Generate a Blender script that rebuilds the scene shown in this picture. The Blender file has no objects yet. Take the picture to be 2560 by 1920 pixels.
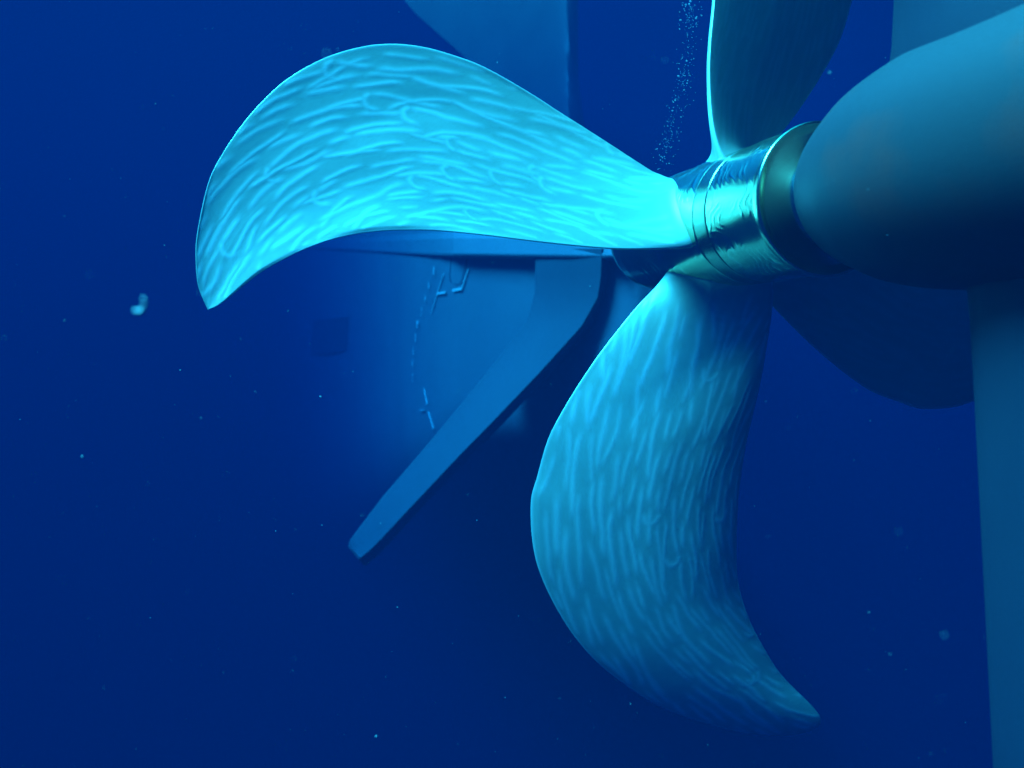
import bpy, math, random
import numpy as np
from mathutils import Vector, Matrix

# ------------------------------------------------------------------ camera, water light, sun, exposure
scene = bpy.context.scene
C = scene.collection
scene.render.engine = 'CYCLES'
scene.cycles.use_denoising = True
scene.cycles.max_bounces = 6
scene.cycles.volume_bounces = 1
scene.cycles.volume_step_rate = 4.0
scene.cycles.sample_clamp_indirect = 3.0
scene.cycles.caustics_reflective = False
scene.cycles.caustics_refractive = False
vs = scene.view_settings
vs.view_transform = 'Standard'; vs.look = 'None'; vs.gamma = 1.0; vs.exposure = 3.05; vs.use_curve_mapping = False

FPX = 2745.0                                   # focal length in photograph pixels (2560 wide)
cam_data = bpy.data.cameras.new('camera')
cam_data.sensor_width = 36.0
cam_data.lens = 36.0 * FPX / 2560.0
cam_data.clip_start = 0.05
cam_data.clip_end = 500.0
cam_data.dof.use_dof = True
cam_data.dof.focus_distance = 7.0
cam_data.dof.aperture_fstop = 1.35
cam = bpy.data.objects.new('camera', cam_data)
C.objects.link(cam)
cam.location = (0, 0, 0)
cam.rotation_euler = (math.radians(90), 0, 0)
scene.camera = cam

# open sea all round: bright towards the surface, darkening into the deep
world = bpy.data.worlds.new('World'); scene.world = world
world.use_nodes = True
wn = world.node_tree.nodes; wl = world.node_tree.links
wn.clear()
w_out = wn.new('ShaderNodeOutputWorld'); w_bg = wn.new('ShaderNodeBackground')
w_tc = wn.new('ShaderNodeTexCoord'); w_sep = wn.new('ShaderNodeSeparateXYZ')
w_map = wn.new('ShaderNodeMapRange'); w_ramp = wn.new('ShaderNodeValToRGB')
w_map.inputs['From Min'].default_value = -1.0; w_map.inputs['From Max'].default_value = 1.0
cr = w_ramp.color_ramp
cr.interpolation = 'EASE'
cr.elements[0].position = 0.0; cr.elements[0].color = (0.0, 0.0005, 0.008, 1)
cr.elements[1].position = 1.0; cr.elements[1].color = (0.004, 0.48, 0.74, 1)
for p, c in ((0.33, (0.0, 0.002, 0.020, 1)), (0.5, (0.0, 0.008, 0.045, 1)), (0.66, (0.0, 0.008, 0.042, 1)), (0.72, (0.0, 0.055, 0.17, 1)), (0.78, (0.001, 0.16, 0.34, 1)), (0.86, (0.004, 0.38, 0.62, 1))):
    e = cr.elements.new(p); e.color = c
wl.new(w_tc.outputs['Generated'], w_sep.inputs[0]); wl.new(w_sep.outputs['Z'], w_map.inputs['Value'])
wl.new(w_map.outputs[0], w_ramp.inputs[0]); wl.new(w_ramp.outputs[0], w_bg.inputs['Color'])
w_bg.inputs['Strength'].default_value = 1.0
wl.new(w_bg.outputs[0], w_out.inputs['Surface'])

# daylight that has come down through the water: soft, cyan, from above, left and behind
sun_dir = Vector((-0.51, -0.155, 0.845)).normalized()      # towards the light
sd = bpy.data.lights.new('sun', 'SUN')
sd.energy = 5.0; sd.angle = math.radians(26); sd.color = (0.13, 0.94, 1.0)
sun = bpy.data.objects.new('sun', sd); C.objects.link(sun)
sun.rotation_euler = sun_dir.to_track_quat('Z', 'Y').to_euler()
sun.location = sun_dir * 20

# ------------------------------------------------------------------ helpers
def nrm(v): return v / np.linalg.norm(v)
A = np.array([0.32867, -0.94439, -0.00972]); A = nrm(A)          # shaft line, towards the pod
UP = nrm(np.array([0, 0, 1.0]) - A * A[2])
V = np.cross(UP, A)                                               # to the right of the shaft
P1 = np.array([1.6144, 5.6598, 0.9546])                           # centre of the hub's flange
C0 = P1 - A * 1.12                                                # centre of the blades
rng = np.random.default_rng(7)

def at(x, y, d):
    return np.array([(x - 1280) / FPX * d, d, (960 - y) / FPX * d])

def cyl(s, r, th):
    s, r, th = np.broadcast_arrays(s, r, th)
    return P1 + s[..., None] * A + r[..., None] * (np.sin(th)[..., None] * UP + np.cos(th)[..., None] * V)

def link(o, parent=None, **props):
    C.objects.link(o)
    if parent is not None: o.parent = parent
    for k, v in props.items(): o[k] = v
    return o

def empty(name, loc, **props):
    o = bpy.data.objects.new(name, None); o.location = loc; o.empty_display_size = 0.2
    return link(o, None, **props)

def make(name, verts, faces, mat, parent=None, smooth=True, attrs=None, sharp=None, **props):
    """one mesh object; verts are world coordinates"""
    me = bpy.data.meshes.new(name)
    verts = np.asarray(verts, dtype=np.float64)
    if parent is not None:
        verts = verts - np.array(parent.location)
        if parent.parent is not None: verts = verts - np.array(parent.parent.location)
    me.from_pydata(verts.tolist(), [], [tuple(f) for f in faces])
    if smooth: me.polygons.foreach_set('use_smooth', [True] * len(me.polygons))
    if sharp: me.set_sharp_from_angle(angle=math.radians(sharp))
    for k, val in (attrs or {}).items():
        at_ = me.attributes.new(k, 'FLOAT', 'POINT'); at_.data.foreach_set('value', np.asarray(val, np.float32).ravel())
    me.materials.append(mat); me.update()
    o = bpy.data.objects.new(name, me)
    return link(o, parent, **props)

def grid_faces(n, m, wrap=False, flip=False):
    i, j = np.meshgrid(np.arange(n - 1), np.arange(m if wrap else m - 1), indexing='ij')
    j2 = (j + 1) % m
    f = np.stack([i * m + j, (i + 1) * m + j, (i + 1) * m + j2, i * m + j2], -1).reshape(-1, 4)
    return (f[:, ::-1] if flip else f).tolist()

def noise2(x, y, seed, octaves=1):
    """smooth value noise in -1..1"""
    out = np.zeros(np.broadcast(x, y).shape); amp = 1.0; tot = 0
    x = np.asarray(x, float) + 0 * np.asarray(y); y = np.asarray(y, float) + 0 * x
    for o in range(octaves):
        g = np.random.default_rng(seed + o * 101).uniform(-1, 1, (256, 256))
        xi = np.floor(x).astype(int); yi = np.floor(y).astype(int); fx = x - xi; fy = y - yi
        fx = fx * fx * fx * (fx * (fx * 6 - 15) + 10); fy = fy * fy * fy * (fy * (fy * 6 - 15) + 10)
        a = g[xi % 256, yi % 256]; b = g[(xi + 1) % 256, yi % 256]
        c = g[xi % 256, (yi + 1) % 256]; d = g[(xi + 1) % 256, (yi + 1) % 256]
        out += amp * ((a * (1 - fx) + b * fx) * (1 - fy) + (c * (1 - fx) + d * fx) * fy); tot += amp
        x = x * 2; y = y * 2; amp *= 0.5
    return out / tot

def sstep(a, b, x):
    t = np.clip((x - a) / (b - a), 0, 1); return t * t * (3 - 2 * t)

def catmull(p, n=14):
    p = np.array(p, float); p = np.vstack([2 * p[0] - p[1], p, 2 * p[-1] - p[-2]]); o = []
    for i in range(1, len(p) - 2):
        for t in np.linspace(0, 1, n, endpoint=False):
            o.append(.5 * (2 * p[i] + (p[i + 1] - p[i - 1]) * t + (2 * p[i - 1] - 5 * p[i] + 4 * p[i + 1] - p[i + 2]) * t * t
                           + (-p[i - 1] + 3 * p[i] - 3 * p[i + 1] + p[i + 2]) * t ** 3))
    o.append(p[-2]); return np.array(o)

# ------------------------------------------------------------------ materials
def material(name, base, rough=0.5, metal=0.0, spec=0.5):
    m = bpy.data.materials.new(name); m.use_nodes = True
    b = m.node_tree.nodes['Principled BSDF']
    b.inputs['Base Color'].default_value = (*base, 1); b.inputs['Roughness'].default_value = rough
    b.inputs['Metallic'].default_value = metal; b.inputs['Specular IOR Level'].default_value = spec
    return m, m.node_tree.nodes, m.node_tree.links, b

def blotch(m, nt, lk, b, c1, c2, scale, lo=0.4, hi=0.65, detail=4, bump=0.0, bscale=30, coord='Object'):
    tc = nt.new('ShaderNodeTexCoord'); n = nt.new('ShaderNodeTexNoise'); r = nt.new('ShaderNodeValToRGB')
    n.inputs['Scale'].default_value = scale; n.inputs['Detail'].default_value = detail
    r.color_ramp.elements[0].position = lo; r.color_ramp.elements[0].color = (*c1, 1)
    r.color_ramp.elements[1].position = hi; r.color_ramp.elements[1].color = (*c2, 1)
    lk.new(tc.outputs[coord], n.inputs['Vector']); lk.new(n.outputs['Fac'], r.inputs[0]); lk.new(r.outputs[0], b.inputs['Base Color'])
    if bump:
        n2 = nt.new('ShaderNodeTexNoise'); n2.inputs['Scale'].default_value = bscale; n2.inputs['Detail'].default_value = 5
        bp = nt.new('ShaderNodeBump'); bp.inputs['Strength'].default_value = bump; bp.inputs['Distance'].default_value = 0.01
        lk.new(tc.outputs[coord], n2.inputs['Vector']); lk.new(n2.outputs['Fac'], bp.inputs['Height']); lk.new(bp.outputs[0], b.inputs['Normal'])
    return r

def bronze_material(name, dull, glint_col, rough_d, rough_p, metal):
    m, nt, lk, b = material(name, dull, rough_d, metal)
    at_ = nt.new('ShaderNodeAttribute'); at_.attribute_name = 'polish_glint'
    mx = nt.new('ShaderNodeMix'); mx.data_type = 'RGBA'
    mx.inputs[6].default_value = (*dull, 1); mx.inputs[7].default_value = (*glint_col, 1)
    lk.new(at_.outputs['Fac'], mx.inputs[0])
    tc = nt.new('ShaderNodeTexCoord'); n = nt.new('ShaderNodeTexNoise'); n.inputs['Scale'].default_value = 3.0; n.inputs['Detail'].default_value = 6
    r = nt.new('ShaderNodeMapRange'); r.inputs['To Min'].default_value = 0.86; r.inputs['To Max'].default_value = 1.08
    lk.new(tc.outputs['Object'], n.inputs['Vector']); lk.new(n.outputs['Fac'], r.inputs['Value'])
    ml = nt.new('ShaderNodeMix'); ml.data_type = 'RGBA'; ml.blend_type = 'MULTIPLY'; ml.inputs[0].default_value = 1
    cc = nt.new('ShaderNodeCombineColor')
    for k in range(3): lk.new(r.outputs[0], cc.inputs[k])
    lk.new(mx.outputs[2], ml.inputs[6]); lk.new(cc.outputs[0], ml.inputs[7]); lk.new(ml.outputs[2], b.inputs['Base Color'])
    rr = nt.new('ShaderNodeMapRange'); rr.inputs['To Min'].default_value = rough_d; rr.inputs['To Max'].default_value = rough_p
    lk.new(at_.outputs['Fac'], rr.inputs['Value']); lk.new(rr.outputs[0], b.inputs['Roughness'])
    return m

M_BLADE = bronze_material('blade_bronze', (0.60, 0.65, 0.49), (0.98, 1.0, 0.80), 0.45, 0.36, 0.35)  # the paler second colour paints caustic-like light lines on the strokes
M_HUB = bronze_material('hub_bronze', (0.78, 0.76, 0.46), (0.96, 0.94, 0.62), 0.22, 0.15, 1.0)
M_BAND = bronze_material('band_bronze', (0.50, 0.50, 0.33), (0.52, 0.52, 0.36), 0.26, 0.22, 1.0)

M_POD, n_, l_, b_ = material('pod_paint', (0.42, 0.43, 0.44), 0.55, 0, 0.35)
blotch(M_POD, n_, l_, b_, (0.048, 0.043, 0.046), (0.165, 0.043, 0.037), 1.6, 0.50, 0.68, 5, 0.08, 60)
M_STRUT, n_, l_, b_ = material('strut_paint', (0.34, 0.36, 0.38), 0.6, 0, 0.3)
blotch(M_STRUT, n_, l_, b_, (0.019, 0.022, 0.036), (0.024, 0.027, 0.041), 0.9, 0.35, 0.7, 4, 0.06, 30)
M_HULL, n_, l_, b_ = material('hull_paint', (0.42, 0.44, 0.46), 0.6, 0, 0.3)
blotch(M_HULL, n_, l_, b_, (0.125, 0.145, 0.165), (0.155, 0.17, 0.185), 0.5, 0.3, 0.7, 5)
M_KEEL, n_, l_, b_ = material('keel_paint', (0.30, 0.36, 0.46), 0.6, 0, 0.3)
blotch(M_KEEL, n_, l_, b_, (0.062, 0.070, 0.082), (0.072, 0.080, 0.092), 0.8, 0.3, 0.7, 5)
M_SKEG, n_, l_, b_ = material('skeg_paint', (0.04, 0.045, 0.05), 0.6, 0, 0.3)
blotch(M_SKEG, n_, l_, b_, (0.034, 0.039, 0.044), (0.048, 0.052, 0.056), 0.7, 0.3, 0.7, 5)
M_DARK, *_ = material('dark_opening', (0.06, 0.07, 0.08), 0.8, 0, 0.2)
M_MARK, *_ = material('marking_paint', (0.60, 0.62, 0.60), 0.6, 0, 0.3)
M_SNOW, *_ = material('marine_snow', (0.30, 0.33, 0.32), 0.7, 0, 0.3)
M_BUB, n_, l_, b_ = material('bubble_film', (0.85, 0.92, 0.95), 0.12, 0, 0.8)
b_.inputs['Transmission Weight'].default_value = 0.6; b_.inputs['IOR'].default_value = 1.2

# ------------------------------------------------------------------ water haze
hz_c = np.array([-5.0, 43.5, -12.0]); hz_h = np.array([45.0, 47.5, 19.0])
hv = [hz_c + hz_h * np.array([x, y, z]) for x in (-1, 1) for y in (-1, 1) for z in (-1, 1)]
hf = [(0, 1, 3, 2), (4, 6, 7, 5), (0, 4, 5, 1), (2, 3, 7, 6), (0, 2, 6, 4), (1, 5, 7, 3)]
M_HAZE = bpy.data.materials.new('sea_water'); M_HAZE.use_nodes = True
hn = M_HAZE.node_tree.nodes; hn.clear()
h_out = hn.new('ShaderNodeOutputMaterial'); h_v = hn.new('ShaderNodeVolumePrincipled')
h_v.inputs['Color'].default_value = (0.0, 0.0052, 0.0172, 1)
h_v.inputs['Absorption Color'].default_value = (0.08, 0.40, 0.61, 1)
h_v.inputs['Density'].default_value = 0.27
h_v.inputs['Anisotropy'].default_value = -0.15
M_HAZE.node_tree.links.new(h_v.outputs[0], h_out.inputs['Volume'])
haze = make('haze', hv, hf, M_HAZE, None, False, kind='stuff', label='blue sea water filling the whole scene', category='water')

# ------------------------------------------------------------------ the far hull
hull = empty('ship_hull', tuple(at(1250, 700, 13.0)), label='pale blue painted ship hull fading away behind the propeller', category='ship')

def hull_depth(x, y):
    left = np.maximum(1600 - x, 0) / 900.0
    down = np.maximum(y - 980, 0) / 600.0
    top = np.maximum(520 - y, 0) / 700.0
    d = 12.6 + 8 * left ** 1.3 + 160 * np.maximum(left - 0.5, 0) ** 2 + 42 * down ** 3.0 + 10 * top ** 1.5
    return np.where(d < 55, d, 55 + 34 * (1 - np.exp(-(d - 55) / 34)))

def shell(name, rows, mat, parent):
    """rows of world points made a plate 0.4 m thick"""
    hp = np.array(rows); n, m = hp.shape[:2]
    back = hp + np.array([0.1, 0.4, 0.0])
    faces = grid_faces(n, m) + [[q + n * m for q in f[::-1]] for f in grid_faces(n, m)]
    rim = [(i, 0) for i in range(n)] + [(n - 1, j) for j in range(1, m)] + [(i, m - 1) for i in range(n - 2, -1, -1)] + [(0, j) for j in range(m - 2, 0, -1)]
    for (i, j), (k, l) in zip(rim, rim[1:] + rim[:1]):
        faces.append([i * m + j, i * m + j + n * m, k * m + l + n * m, k * m + l])
    return make(name, np.concatenate([hp.reshape(-1, 3), back.reshape(-1, 3)]), faces, mat, parent, True, sharp=40)
# the side below the ledge, turning under and running away forward
us = np.linspace(0, 1, 110) ** 0.8; rows = []
for y in np.linspace(596, 2200, 80):
    x = 500 + 1260 * us; d = hull_depth(x, y + 0 * x)
    rows.append(np.stack([(x - 1280) / FPX * d, d, (960 - y) / FPX * d], -1))
shell('hull_shell', rows, M_HULL, hull)
# the skeg above it, its forward edge slanting and its after edge upright
rows = []
for y in np.linspace(-330, 560, 50):
    xl = np.interp(y, [-330, -60, 30, 140, 260, 420, 606], [790, 965, 1035, 1160, 1240, 1150, 900]); xr = 1438 + 16 * sstep(150, 340, y) + 250 * sstep(360, 520, y)
    x = np.linspace(xl, xr, 40); d = 26.0 + 8.0 * np.maximum(1420 - x, 0) / 400 + 2.0 * np.maximum(560 - y, 0) / 560 + 0.5 * np.exp(-(xr - x) / 25.0)
    rows.append(np.stack([(x - 1280) / FPX * d, d, (960 - y) / FPX * d], -1))
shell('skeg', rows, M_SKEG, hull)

# projecting ledge along the hull: sloping top, dark underside
sec = [(0.06, -0.13), (0.03, -0.165), (-0.5, -0.165), (-0.5, 0.6), (-0.34, 0.24), (-0.08, 0.10)]
lx = np.linspace(640, 1545, 34); lrow = []
for x in lx:
    p = at(x, 612, float(hull_depth(np.array(x), np.array(612.))) - 0.25); w_ = nrm(-p * np.array([1, 1, 0]))
    sc_ = 1.0
    lrow.append([p + w_ * a_ * sc_ + np.array([0, 0, b_ * sc_]) for a_, b_ in sec])
lrow = np.array(lrow)
lf = grid_faces(len(lx), len(sec), True, True) + [list(range(len(sec))), list(range((len(lx) - 1) * len(sec), len(lx) * len(sec)))[::-1]]
lo = make('ledge', lrow.reshape(-1, 3), lf, M_HULL, hull, False)
lb = lo.modifiers.new('bevel', 'BEVEL'); lb.width = 0.012; lb.segments = 2; lb.limit_method = 'ANGLE'

# keel bar: a post that bends into a slanting bar
k_ul = [(1338, 622), (1338, 690), (1336, 735), (1318, 800), (1243, 898), (1147, 1016), (1070, 1109), (954, 1244), (893, 1325), (876, 1348), (871, 1360)]
k_lr = [(1528, 622), (1526, 690), (1518, 745), (1478, 817), (1372, 938), (1255, 1062), (1170, 1148), (1050, 1275), (972, 1360), (945, 1388), (916, 1413)]
krow = []
k_da = [13.95, 13.93, 13.9, 13.85, 13.9, 13.95, 14.0, 14.1, 14.15, 14.2, 14.2]
k_db = [12.72, 12.78, 12.85, 13.0, 13.2, 13.35, 13.5, 13.65, 13.8, 13.85, 13.9]
for (xa, ya), (xb, yb), d0, d1 in zip(k_ul, k_lr, k_da, k_db):
    L_ = math.hypot(xb - xa, yb - ya); ux, uy = (xb - xa) / L_, (yb - ya) / L_
    f1 = at(xa + 4 * ux, ya + 4 * uy, d0); f2 = at(xb - 24 * ux, yb - 24 * uy, d1)
    krow.append([at(xa + 6 * ux, ya + 6 * uy, d0 + 0.5), at(xa, ya, d0 + 0.06), f1, 0.5 * (f1 + f2), f2, at(xb - 14 * ux, yb - 14 * uy, d1 + 0.03), at(xb, yb, d1 + 0.26), at(xb - 4 * ux, yb - 4 * uy, d1 + 0.6)])
krow = np.array(krow); kn, km = krow.shape[:2]
cut = krow[-1].mean(0); krow = np.concatenate([krow, (cut + (krow[-1] - cut) * 0.9 + np.array([-0.02, 0.03, -0.03]))[None]])
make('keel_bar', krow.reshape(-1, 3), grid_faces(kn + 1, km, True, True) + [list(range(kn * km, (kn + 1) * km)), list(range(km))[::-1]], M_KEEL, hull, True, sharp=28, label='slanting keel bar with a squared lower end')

# the flat of the ship's bottom above the strut, unseen, added to shade the blades
bx, by = np.meshgrid(np.linspace(2.8, 16, 30), np.linspace(-3, 13.5, 30), indexing='ij')
bz = 5.0 + 0.9 * np.exp(-(bx - 2.8) / 1.2) + 0.02 * (by + 3)
bl = np.stack([bx, by, bz], -1).reshape(-1, 3); bf = grid_faces(30, 30)
b_edge = [(i, 0) for i in range(30)] + [(29, j) for j in range(1, 30)] + [(i, 29) for i in range(28, -1, -1)] + [(0, j) for j in range(28, 0, -1)]
bf = bf + [[q + 900 for q in f[::-1]] for f in bf] + [[i * 30 + j, i * 30 + j + 900, k * 30 + l + 900, k * 30 + l] for (i, j), (k, l) in zip(b_edge, b_edge[1:] + b_edge[:1])]
make('unseen_hull_bottom', np.concatenate([bl, bl * np.array([1, 1, 0]) + np.array([0, 0, 6.4])]), bf, M_HULL, hull)

# painted marks on the hull
def on_hull(x, y, off=0.0):
    h = lambda q, r: at(q, r, float(hull_depth(np.array(float(q)), np.array(float(r)))))
    nn = nrm(np.cross(h(x + 6, y) - h(x - 6, y), h(x, y - 6) - h(x, y + 6)))
    if nn @ h(x, y) > 0: nn = -nn
    return h(x, y) + nn * off, nn
def strip(name, x0, y0, x1, y1, w, mat=M_MARK):
    (a_, n0), (b_, n1) = on_hull(x0, y0, 0.02), on_hull(x1, y1, 0.02)
    ax = nrm(b_ - a_); nn = nrm(n0 + n1); side = nrm(np.cross(ax, nn)) * w / 2
    t = nn * 0.006
    v_ = [a_ - side, a_ + side, b_ + side, b_ - side]
    v_ = [q + t for q in v_] + [q - t for q in v_]
    return make(name, v_, [(0, 1, 2, 3), (7, 6, 5, 4), (0, 4, 5, 1), (1, 5, 6, 2), (2, 6, 7, 3), (3, 7, 4, 0)], mat, hull, False)
strip('marking_line', 1112, 685, 1081, 783, 0.017)
strip('marking_line', 1174, 672, 1157, 722, 0.017)
strip('marking_bar', 1096, 734, 1117, 731, 0.035)
strip('marking_bar', 1135, 726, 1158, 722, 0.034)
strip('marking_line', 1063, 972, 1071, 1011, 0.02)
strip('marking_line', 1074, 1029, 1087, 1072, 0.02)
strip('marking_bar', 1054, 1025, 1064, 1025, 0.017)

def numeral(txt, x, y, hpx, lean):
    cu = bpy.data.curves.new('draft_numeral', 'FONT'); cu.body = txt; cu.size = 1.0; cu.align_x = 'CENTER'; cu.align_y = 'CENTER'; cu.extrude = 0.01
    tmp = bpy.data.objects.new('tmp_text', cu); C.objects.link(tmp)
    me = bpy.data.meshes.new_from_object(tmp.evaluated_get(bpy.context.evaluated_depsgraph_get()))
    bpy.data.objects.remove(tmp); bpy.data.curves.remove(cu)
    p, nn = on_hull(x, y, 0.03); d = p[1]
    hh = hpx / FPX * d / 0.72
    me.materials.clear(); me.materials.append(M_MARK); me.name = 'draft_numeral'
    o = bpy.data.objects.new('draft_numeral', me); link(o, hull)
    zf = Vector(nn); upv = Vector((math.sin(lean), 0, math.cos(lean)))
    xf = upv.cross(zf).normalized(); yf = zf.cross(xf)
    M_ = Matrix((xf * hh * 1.05, yf * hh, zf * hh)).transposed().to_4x4()
    M_.translation = Vector(p) - hull.location
    o.matrix_local = M_
for t, x, y, ln in (('8', 1089, 678, .30), ('6', 1076, 714, .34), ('4', 1067, 747, .36), ('2', 1058, 780, .36), ('5M', 1047, 812, .30),
                    ('8', 1043, 845, .16), ('6', 1037, 879, .06), ('4', 1035, 911, .02), ('2', 1036, 945, -.06)):
    numeral(t, x, y, 21, ln)

# dark openings in the hull
def rect_on_hull(name, pts, mat, parent, off, thick):
    f = np.array([at(x, y, float(hull_depth(np.array(x), np.array(y))) - off) for x, y in pts]); b = f + np.array([0, thick, 0])
    k = len(pts)
    return make(name, np.concatenate([f, b]), [list(range(k)), list(range(2 * k - 1, k - 1, -1))] + [[i, i + k, (i + 1) % k + k, (i + 1) % k] for i in range(k)], mat, parent, False)
rect_on_hull('hull_opening', [(1128, 640), (1172, 640), (1166, 680), (1156, 708), (1140, 713), (1124, 704), (1122, 690)], M_DARK, hull, 0.02, 0.1)
chest = rect_on_hull('sea_chest', [(782, 800), (874, 792), (868, 878), (775, 886)], M_DARK, hull, 0.05, 0.1)
for k in range(6):
    x = 788 + 15 * k
    rect_on_hull('grille_bar', [(x, 801 - k), (x + 5, 801 - k), (x, 882 - k), (x - 5, 882 - k)], M_KEEL, chest, 0.07, 0.02)

# ------------------------------------------------------------------ pod with strut and lower fin
pod = empty('propulsion_pod', tuple(P1 + A * 1.5), label='grey painted propulsion pod nose beside the propeller hub', category='pod')
PS = [0.04, 0.05, 0.07, 0.12, 0.20, 0.30, 0.45, 0.60, 0.80, 1.0, 1.3, 1.7, 2.4, 3.2, 4.2, 5.0, 5.6, 5.9]
PR = [0.00, 0.14, 0.205, 0.262, 0.322, 0.376, 0.436, 0.484, 0.520, 0.541, 0.553, 0.560, 0.565, 0.565, 0.53, 0.42, 0.25, 0.0]
pr = catmull(list(zip(PS, PR)), 6); pr[:, 1] = np.maximum(pr[:, 1], 0)
th = np.linspace(0, 2 * np.pi, 128, endpoint=False)
pp = cyl(pr[:, 0][:, None], pr[:, 1][:, None], th[None, :])
make('pod_body', pp.reshape(-1, 3), grid_faces(len(pr), 128, True, True), M_POD, pod)

def foil(name, s_top, s_bot, h0, h1, chord0, chord1, thick, mat, n_h=24, flare=0.0, **props):
    """vertical streamlined blade standing on the pod; s is along the shaft, h along UP"""
    ts = np.linspace(0, 1, 40); prof = np.concatenate([ts ** 1.6, ts[::-1][1:-1] ** 1.6])
    half = lambda c: 0.5 * np.maximum(np.sqrt(np.maximum(c, 0)) * (1 - c) * 2.0 * (1 - 0.15 * c), 0)
    sg = np.concatenate([np.ones(40), -np.ones(38)])
    rows = []
    for t in np.linspace(0, 1, n_h):
        h = h0 + (h1 - h0) * t; s0 = s_top + (s_bot - s_top) * t; ch = chord0 + (chord1 - chord0) * t
        fl = 1 + flare * math.exp(-max(abs(h) - 0.42, 0) / 0.12)
        rows.append(P1 + (s0 + prof * ch - (fl - 1) * 0.06)[:, None] * A + h * UP + (sg * half(prof) * thick * fl)[:, None] * V)
    r = np.array(rows); nn, mm = r.shape[:2]
    fl_ = h1 < h0
    fc = grid_faces(nn, mm, True, fl_) + [list(range((nn - 1) * mm, nn * mm))]
    return make(name, r.reshape(-1, 3), fc, mat, pod, True, **props)
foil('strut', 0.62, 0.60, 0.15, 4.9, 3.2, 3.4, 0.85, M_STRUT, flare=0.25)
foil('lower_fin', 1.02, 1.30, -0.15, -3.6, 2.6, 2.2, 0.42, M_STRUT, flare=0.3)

# ------------------------------------------------------------------ propeller
prop = empty('propeller', tuple(C0), label='large bronze ship propeller with four skewed blades and worm-like surface ripples', category='propeller')

# hub body: turned bronze with faint ripples
HS = [-2.35, -2.33, -2.25, -2.1, -1.95, -1.8, -1.5, -1.0, -0.5, -0.1, -0.03]
HR = [0.0, 0.08, 0.17, 0.26, 0.32, 0.35, 0.372, 0.382, 0.386, 0.388, 0.389]
s_ = np.concatenate([np.linspace(-2.35, -1.6, 60), np.linspace(-1.59, -0.03, 420)]); r_ = np.interp(s_, HS, HR)
th = np.linspace(0, 2 * np.pi, 300, endpoint=False)
SS, TT = np.meshgrid(s_, th, indexing='ij')
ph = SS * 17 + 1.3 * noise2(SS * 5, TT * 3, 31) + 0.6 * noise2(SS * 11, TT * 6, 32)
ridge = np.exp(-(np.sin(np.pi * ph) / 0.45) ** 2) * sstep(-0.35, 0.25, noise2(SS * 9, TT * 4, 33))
big = noise2(SS * 6 + 3, TT * 2.2, 35)
env_ = sstep(-1.9, -1.5, SS) * sstep(-0.03, -0.12, SS)
groove = sstep(-0.72, -0.705, SS) * sstep(-0.55, -0.565, SS)
RRr = r_[:, None] + env_ * (0.0022 * ridge + 0.003 * big) * (1 - groove) - 0.006 * groove
hubv = cyl(SS, RRr, TT)
make('hub', hubv.reshape(-1, 3), grid_faces(len(s_), 300, True, True), M_HUB, prop, attrs={'polish_glint': ridge * env_})

def revolve(name, prof, mat, nth=192, **props):
    prof = np.array(prof, float); t = np.linspace(0, 2 * np.pi, nth, endpoint=False)
    p = cyl(prof[:, 0][:, None], prof[:, 1][:, None], t[None, :])
    return make(name, p.reshape(-1, 3), grid_faces(len(prof), nth, True, True), mat, prop, attrs={'polish_glint': np.zeros(p.shape[:2])}, **props)
# band round the hub
revolve('hub_band', [(-0.71, 0.378), (-0.706, 0.3835), (-0.69, 0.3845), (-0.58, 0.3855), (-0.564, 0.3845), (-0.56, 0.379)], M_BAND, label='smooth dark ring round the hub')
# flange with a rounded bright rim and a dished end face
revolve('flange', [(-0.075, 0.386), (-0.06, 0.392), (-0.035, 0.399), (-0.018, 0.402), (-0.007, 0.4015), (0.0, 0.398), (0.002, 0.393), (0.0, 0.386), (-0.012, 0.37), (-0.016, 0.34), (-0.018, 0.30), (-0.012, 0.24), (0.0, 0.20), (0.03, 0.18), (0.12, 0.175)], M_HUB)

KP = 0.45        # axial advance per radian: the pitch
LN = [(0.30, 47), (0.43, 42.82), (0.579, 37.32), (0.818, 31.89), (1.061, 27.89), (1.302, 25.15), (1.533, 23.24), (1.78, 21.98), (1.938, 21.68), (2.096, 21.67), (2.252, 22.05), (2.408, 22.83), (2.567, 24.03), (2.745, 25.7), (2.849, 26.93), (2.966, 28.34), (3.057, 28.89)]
LF = [(0.30, -46), (0.412, -36.5), (0.491, -28.3), (0.663, -21.66), (0.882, -18.01), (1.146, -15.75), (1.401, -14.65), (1.691, -13.2), (1.904, -11.32), (2.065, -9.61), (2.215, -7.48), (2.351, -4.96), (2.51, -1.43), (2.662, 2.73), (2.771, 6.5), (2.865, 10.15), (2.96, 14.23), (3.006, 17.02), (3.057, 21.4), (3.075, 23.92), (3.081, 26.48), (3.057, 28.89)]
DN = [(0.30, 50), (0.552, 39.75), (0.851, 31.02), (1.051, 27.06), (1.297, 23.33), (1.513, 21.56), (1.694, 20.76), (1.973, 20.41), (2.193, 20.81), (2.403, 22.31), (2.577, 24.05), (2.795, 26.48), (3.029, 29.84), (3.117, 30.8), (3.169, 30.97)]
DF = [(0.30, -22), (0.478, -22.39), (0.682, -23.64), (0.976, -23.32), (1.21, -22.56), (1.46, -21.38), (1.655, -20.11), (1.858, -17.83), (2.039, -15.8), (2.302, -10.71), (2.533, -4.32), (2.715, 1.64), (2.859, 7.71), (2.951, 12.05), (3.04, 17.19), (3.128, 22.14), (3.187, 26.94), (3.197, 29.88), (3.169, 30.97)]

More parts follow.
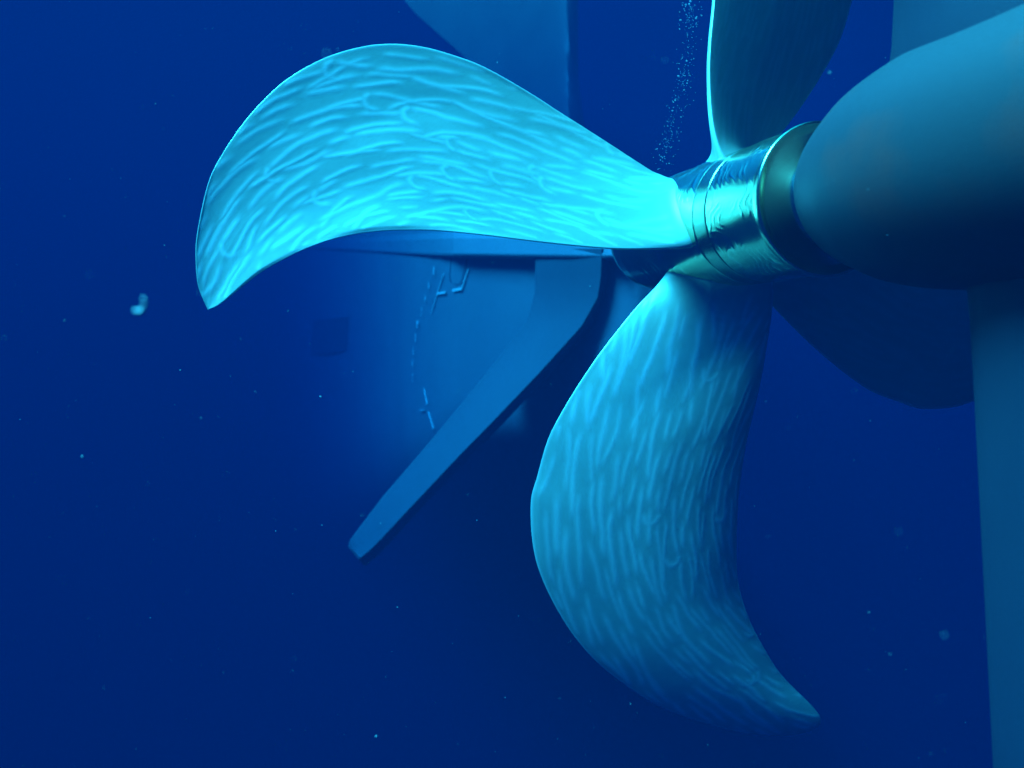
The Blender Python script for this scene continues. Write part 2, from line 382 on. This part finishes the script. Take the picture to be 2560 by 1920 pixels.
def edge_curve(e, u):
    e = np.array(e, float); xy = np.stack([e[:, 0] * np.cos(np.radians(e[:, 1])), e[:, 0] * np.sin(np.radians(e[:, 1]))], -1)
    c = catmull(xy, 12)
    r = np.hypot(c[:, 0], c[:, 1]); t = np.arctan2(c[:, 1], c[:, 0])
    l = np.concatenate([[0], np.cumsum(np.hypot(*np.diff(c, axis=0).T))]); l /= l[-1]
    return np.interp(u, l, r), np.interp(u, l, t)

def worms(u, v, chord, seed):
    """short soft strokes laid along the blade in staggered rows, some hooked at the end"""
    g = np.random.default_rng(seed); LEN = 3.2
    W = chord[:, None] * (v - 0.5)[None, :]; S = (u * LEN)[:, None] + 0 * W
    H = np.zeros_like(W)
    def splat(s, w, sig, amp):
        i = int(np.searchsorted(u, s / LEN))
        if i < 1 or i >= len(u) - 1 or chord[i] < 0.08: return
        vv = 0.5 + w / chord[i]
        if not 0.02 < vv < 0.98: return
        j = int(np.searchsorted(v, vv)); wi = 7
        wj = max(6, int(0.042 / chord[i] * len(v)))
        i0, i1, j0, j1 = max(i - wi, 0), min(i + wi + 1, len(u)), max(j - wj, 0), min(j + wj + 1, len(v))
        q = amp * np.exp(-((S[i0:i1, j0:j1] - s) ** 2 + (W[i0:i1, j0:j1] - w) ** 2) / (2 * sig * sig))
        H[i0:i1, j0:j1] = np.maximum(H[i0:i1, j0:j1], q)
    for w0 in np.arange(-0.80, 0.80, 0.052):
        s = 0.06 + g.uniform(0, 0.25)
        while s < LEN:
            L = g.uniform(0.12, 0.46); w = w0 + g.normal(0, 0.008); ang = g.normal(0.0, 0.07); curv = g.normal(0, 0.35)
            amp = g.uniform(0.75, 1.0); sig = g.uniform(0.0085, 0.0120); ss, ds = s, 0.011
            n = int(L / ds)
            for k in range(n):
                splat(ss, w, sig, amp * min(1, (k + 2) / 6, (n - k + 1) / 5))
                ang += curv * ds + g.normal(0, 0.045); ang = ang * 0.96 - 0.05 * (w - w0)
                ss += ds * math.cos(ang); w += ds * math.sin(ang)
            if g.random() < 0.08:                                    # a hook
                turn = g.choice([-1, 1]); a0 = ang
                for k in range(14):
                    ang += turn * 0.27 if k < 11 else 0
                    ss += ds * math.cos(ang); w += ds * math.sin(ang); splat(ss, w, sig, amp * min(1, (14 - k) / 4))
            s += L + g.uniform(0.015, 0.06)
    return H

def build_blade(near, far, tref, nu, nv, seed, camber, relief=1.0, edge=0.009, rake=0.14, **props):
    u = np.linspace(0, 1, nu); u = u ** 0.97
    ve = np.array([0, .0015, .004, .008, .014, .022])
    v = np.concatenate([ve, np.linspace(.03, .97, nv), 1 - ve[::-1]])
    rn, tn = edge_curve(near, u); rf, tf = edge_curve(far, u)
    R = rn[:, None] * (1 - v) + rf[:, None] * v; T = tn[:, None] * (1 - v) + tf[:, None] * v
    chord = np.hypot(rn * np.cos(tn) - rf * np.cos(tf), rn * np.sin(tn) - rf * np.sin(tf))
    Z = KP * T - rake * np.maximum((R - 0.4) / 2.7, 0) ** 2 + camber * (4 * v * (1 - v))[None, :] * (sstep(0, 0.3, u) * 1.5 * chord / (0.6 + chord))[:, None]
    th_ = math.radians(tref) + T
    P = C0 + Z[..., None] * A + R[..., None] * (np.sin(th_)[..., None] * UP + np.cos(th_)[..., None] * V)
    du = np.gradient(P, axis=0); dv = np.gradient(P, axis=1)
    N = np.cross(du, dv); ln = np.linalg.norm(N, axis=-1, keepdims=True)
    N = N / np.maximum(ln, 1e-9); N[-1] = N[-2]
    if (N.reshape(-1, 3) @ A).mean() < 0: N = -N
    thick = 0.020 + 0.11 * np.exp(-np.maximum(R - 0.38, 0) / 0.7)
    hv_ = np.minimum(v, 1 - v) * 2
    half = 0.5 * thick * (hv_ ** 0.55)[None, :] * np.minimum(1, chord[:, None] / 0.35) ** 0.7
    fillet = 0.08 * np.exp(-np.maximum(R - 0.37, 0) / 0.07)
    half = half + fillet * (hv_ ** 0.5)[None, :] + edge * np.minimum(1, chord[:, None] / 0.3)
    # worm-like ripples along the blade; their caustic-like light is also put into the colour
    W = chord[:, None] * (v - 0.5)[None, :]                    # metres across
    S = (u * 3.2)[:, None] + 0 * W                             # metres along
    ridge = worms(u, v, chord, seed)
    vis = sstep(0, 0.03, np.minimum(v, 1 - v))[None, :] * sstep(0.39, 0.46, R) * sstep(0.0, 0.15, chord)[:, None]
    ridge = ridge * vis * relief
    soft = noise2(S * 1.4 + 33, W * 4 + 12, seed + 8, 2)
    front = P + N * (half + 0.0015 * ridge + 0.006 * relief * soft * vis)[..., None]
    rear = P - N * half[..., None]
    loop = np.concatenate([front, rear[:, ::-1]], axis=1)
    nu_, mm = loop.shape[:2]
    ridge = np.maximum(ridge, sstep(0.012, 0.002, np.minimum(v, 1 - v))[None, :])  # bright rim light along the edges, painted as the paler colour
    glint = np.concatenate([ridge, 0 * ridge[:, ::-1]], axis=1)
    o = make('blade', loop.reshape(-1, 3), grid_faces(nu_, mm, True, True), M_BLADE, prop, attrs={'polish_glint': glint}, **props)
    return o
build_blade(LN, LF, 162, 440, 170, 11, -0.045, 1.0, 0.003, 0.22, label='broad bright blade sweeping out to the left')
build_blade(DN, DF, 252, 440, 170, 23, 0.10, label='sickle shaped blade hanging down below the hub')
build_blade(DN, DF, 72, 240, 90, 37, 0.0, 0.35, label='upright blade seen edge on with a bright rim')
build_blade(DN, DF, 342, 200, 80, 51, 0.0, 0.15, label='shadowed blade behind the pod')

# ------------------------------------------------------------------ bubbles and drifting particles
def ico():
    t = (1 + 5 ** .5) / 2
    v = np.array([(-1, t, 0), (1, t, 0), (-1, -t, 0), (1, -t, 0), (0, -1, t), (0, 1, t), (0, -1, -t), (0, 1, -t), (t, 0, -1), (t, 0, 1), (-t, 0, -1), (-t, 0, 1)], float)
    f = [(0, 11, 5), (0, 5, 1), (0, 1, 7), (0, 7, 10), (0, 10, 11), (1, 5, 9), (5, 11, 4), (11, 10, 2), (10, 7, 6), (7, 1, 8), (3, 9, 4), (3, 4, 2), (3, 2, 6), (3, 6, 8), (3, 8, 9), (4, 9, 5), (2, 4, 11), (6, 2, 10), (8, 6, 7), (9, 8, 1)]
    return v / np.linalg.norm(v[0]), f
IV, IF = ico()
def cloud(name, pts, rad, mat, **props):
    v = []; f = []
    for p, r in zip(pts, rad):
        b = len(v); sc = rng.uniform(0.7, 1.3, 3)
        v.extend((IV * sc * r + p).tolist()); f.extend([tuple(i + b for i in q) for q in IF])
    return make(name, v, f, mat, None, True, **props)
bp, br = [], []
for k in range(420):
    t = rng.random() ** 1.0
    y = 445 - 470 * t
    y = rng.choice([370, 300, 215, 150, 60, 20], p=[.24, .12, .2, .16, .16, .12]) + rng.normal(0, 34)
    x = np.interp(y, [-30, 120, 250, 340, 450], [1728, 1722, 1702, 1672, 1648]) + rng.normal(0, 13)
    d = 7.6 + rng.normal(0, 0.12)
    bp.append(at(x, y, d)); br.append(rng.choice([0.0018, 0.003, 0.0045, 0.008], p=[.6, .27, .10, .03]))
cloud('bubble_stream', bp, br, M_BUB, kind='stuff', label='thin stream of small air bubbles rising above the hub', category='bubbles')
sp_, sr_ = [], []
for k in range(420):
    d = rng.uniform(1.5, 9.0)
    sp_.append(at(rng.uniform(0, 2560), rng.uniform(0, 1920), d)); sr_.append(d * rng.choice([0.00018, 0.0003, 0.0006, 0.0013], p=[.52, .34, .11, .03]))
cloud('marine_snow', sp_, sr_, M_SNOW, kind='stuff', label='tiny pale specks drifting in the dark water', category='particles')

# a small curled drifter left of the big blade
pts = catmull([(336, 774), (344, 780), (355, 775), (361, 760), (358, 742)], 6)
ring = []
for i, (x, y) in enumerate(pts):
    t = i / (len(pts) - 1); r = 0.0052 * (1.15 - 0.55 * t) * min(1, 0.3 + 6 * t, 0.3 + 8 * (1 - t))
    c = at(x, y, 2.3); dxy = pts[min(i + 1, len(pts) - 1)] - pts[max(i - 1, 0)]
    ax = nrm(np.array([dxy[0], 0, -dxy[1]])); sd_ = np.array([0, 1, 0]); e2 = np.cross(ax, sd_)
    for q in range(10):
        g = 2 * math.pi * q / 10; ring.append(c + r * (math.cos(g) * sd_ + math.sin(g) * e2))
fc = grid_faces(len(pts), 10, True) + [list(range(10)), list(range(len(pts) * 10 - 1, len(pts) * 10 - 11, -1))]
M_JEL, n_, l_, b_ = material('drifter_jelly', (0.10, 0.14, 0.15), 0.5, 0, 0.3)
b_.inputs['Transmission Weight'].default_value = 0.3
make('plankton', ring, fc, M_JEL, None, True, label='small pale curled drifting plankton in the water left of the big blade', category='plankton')
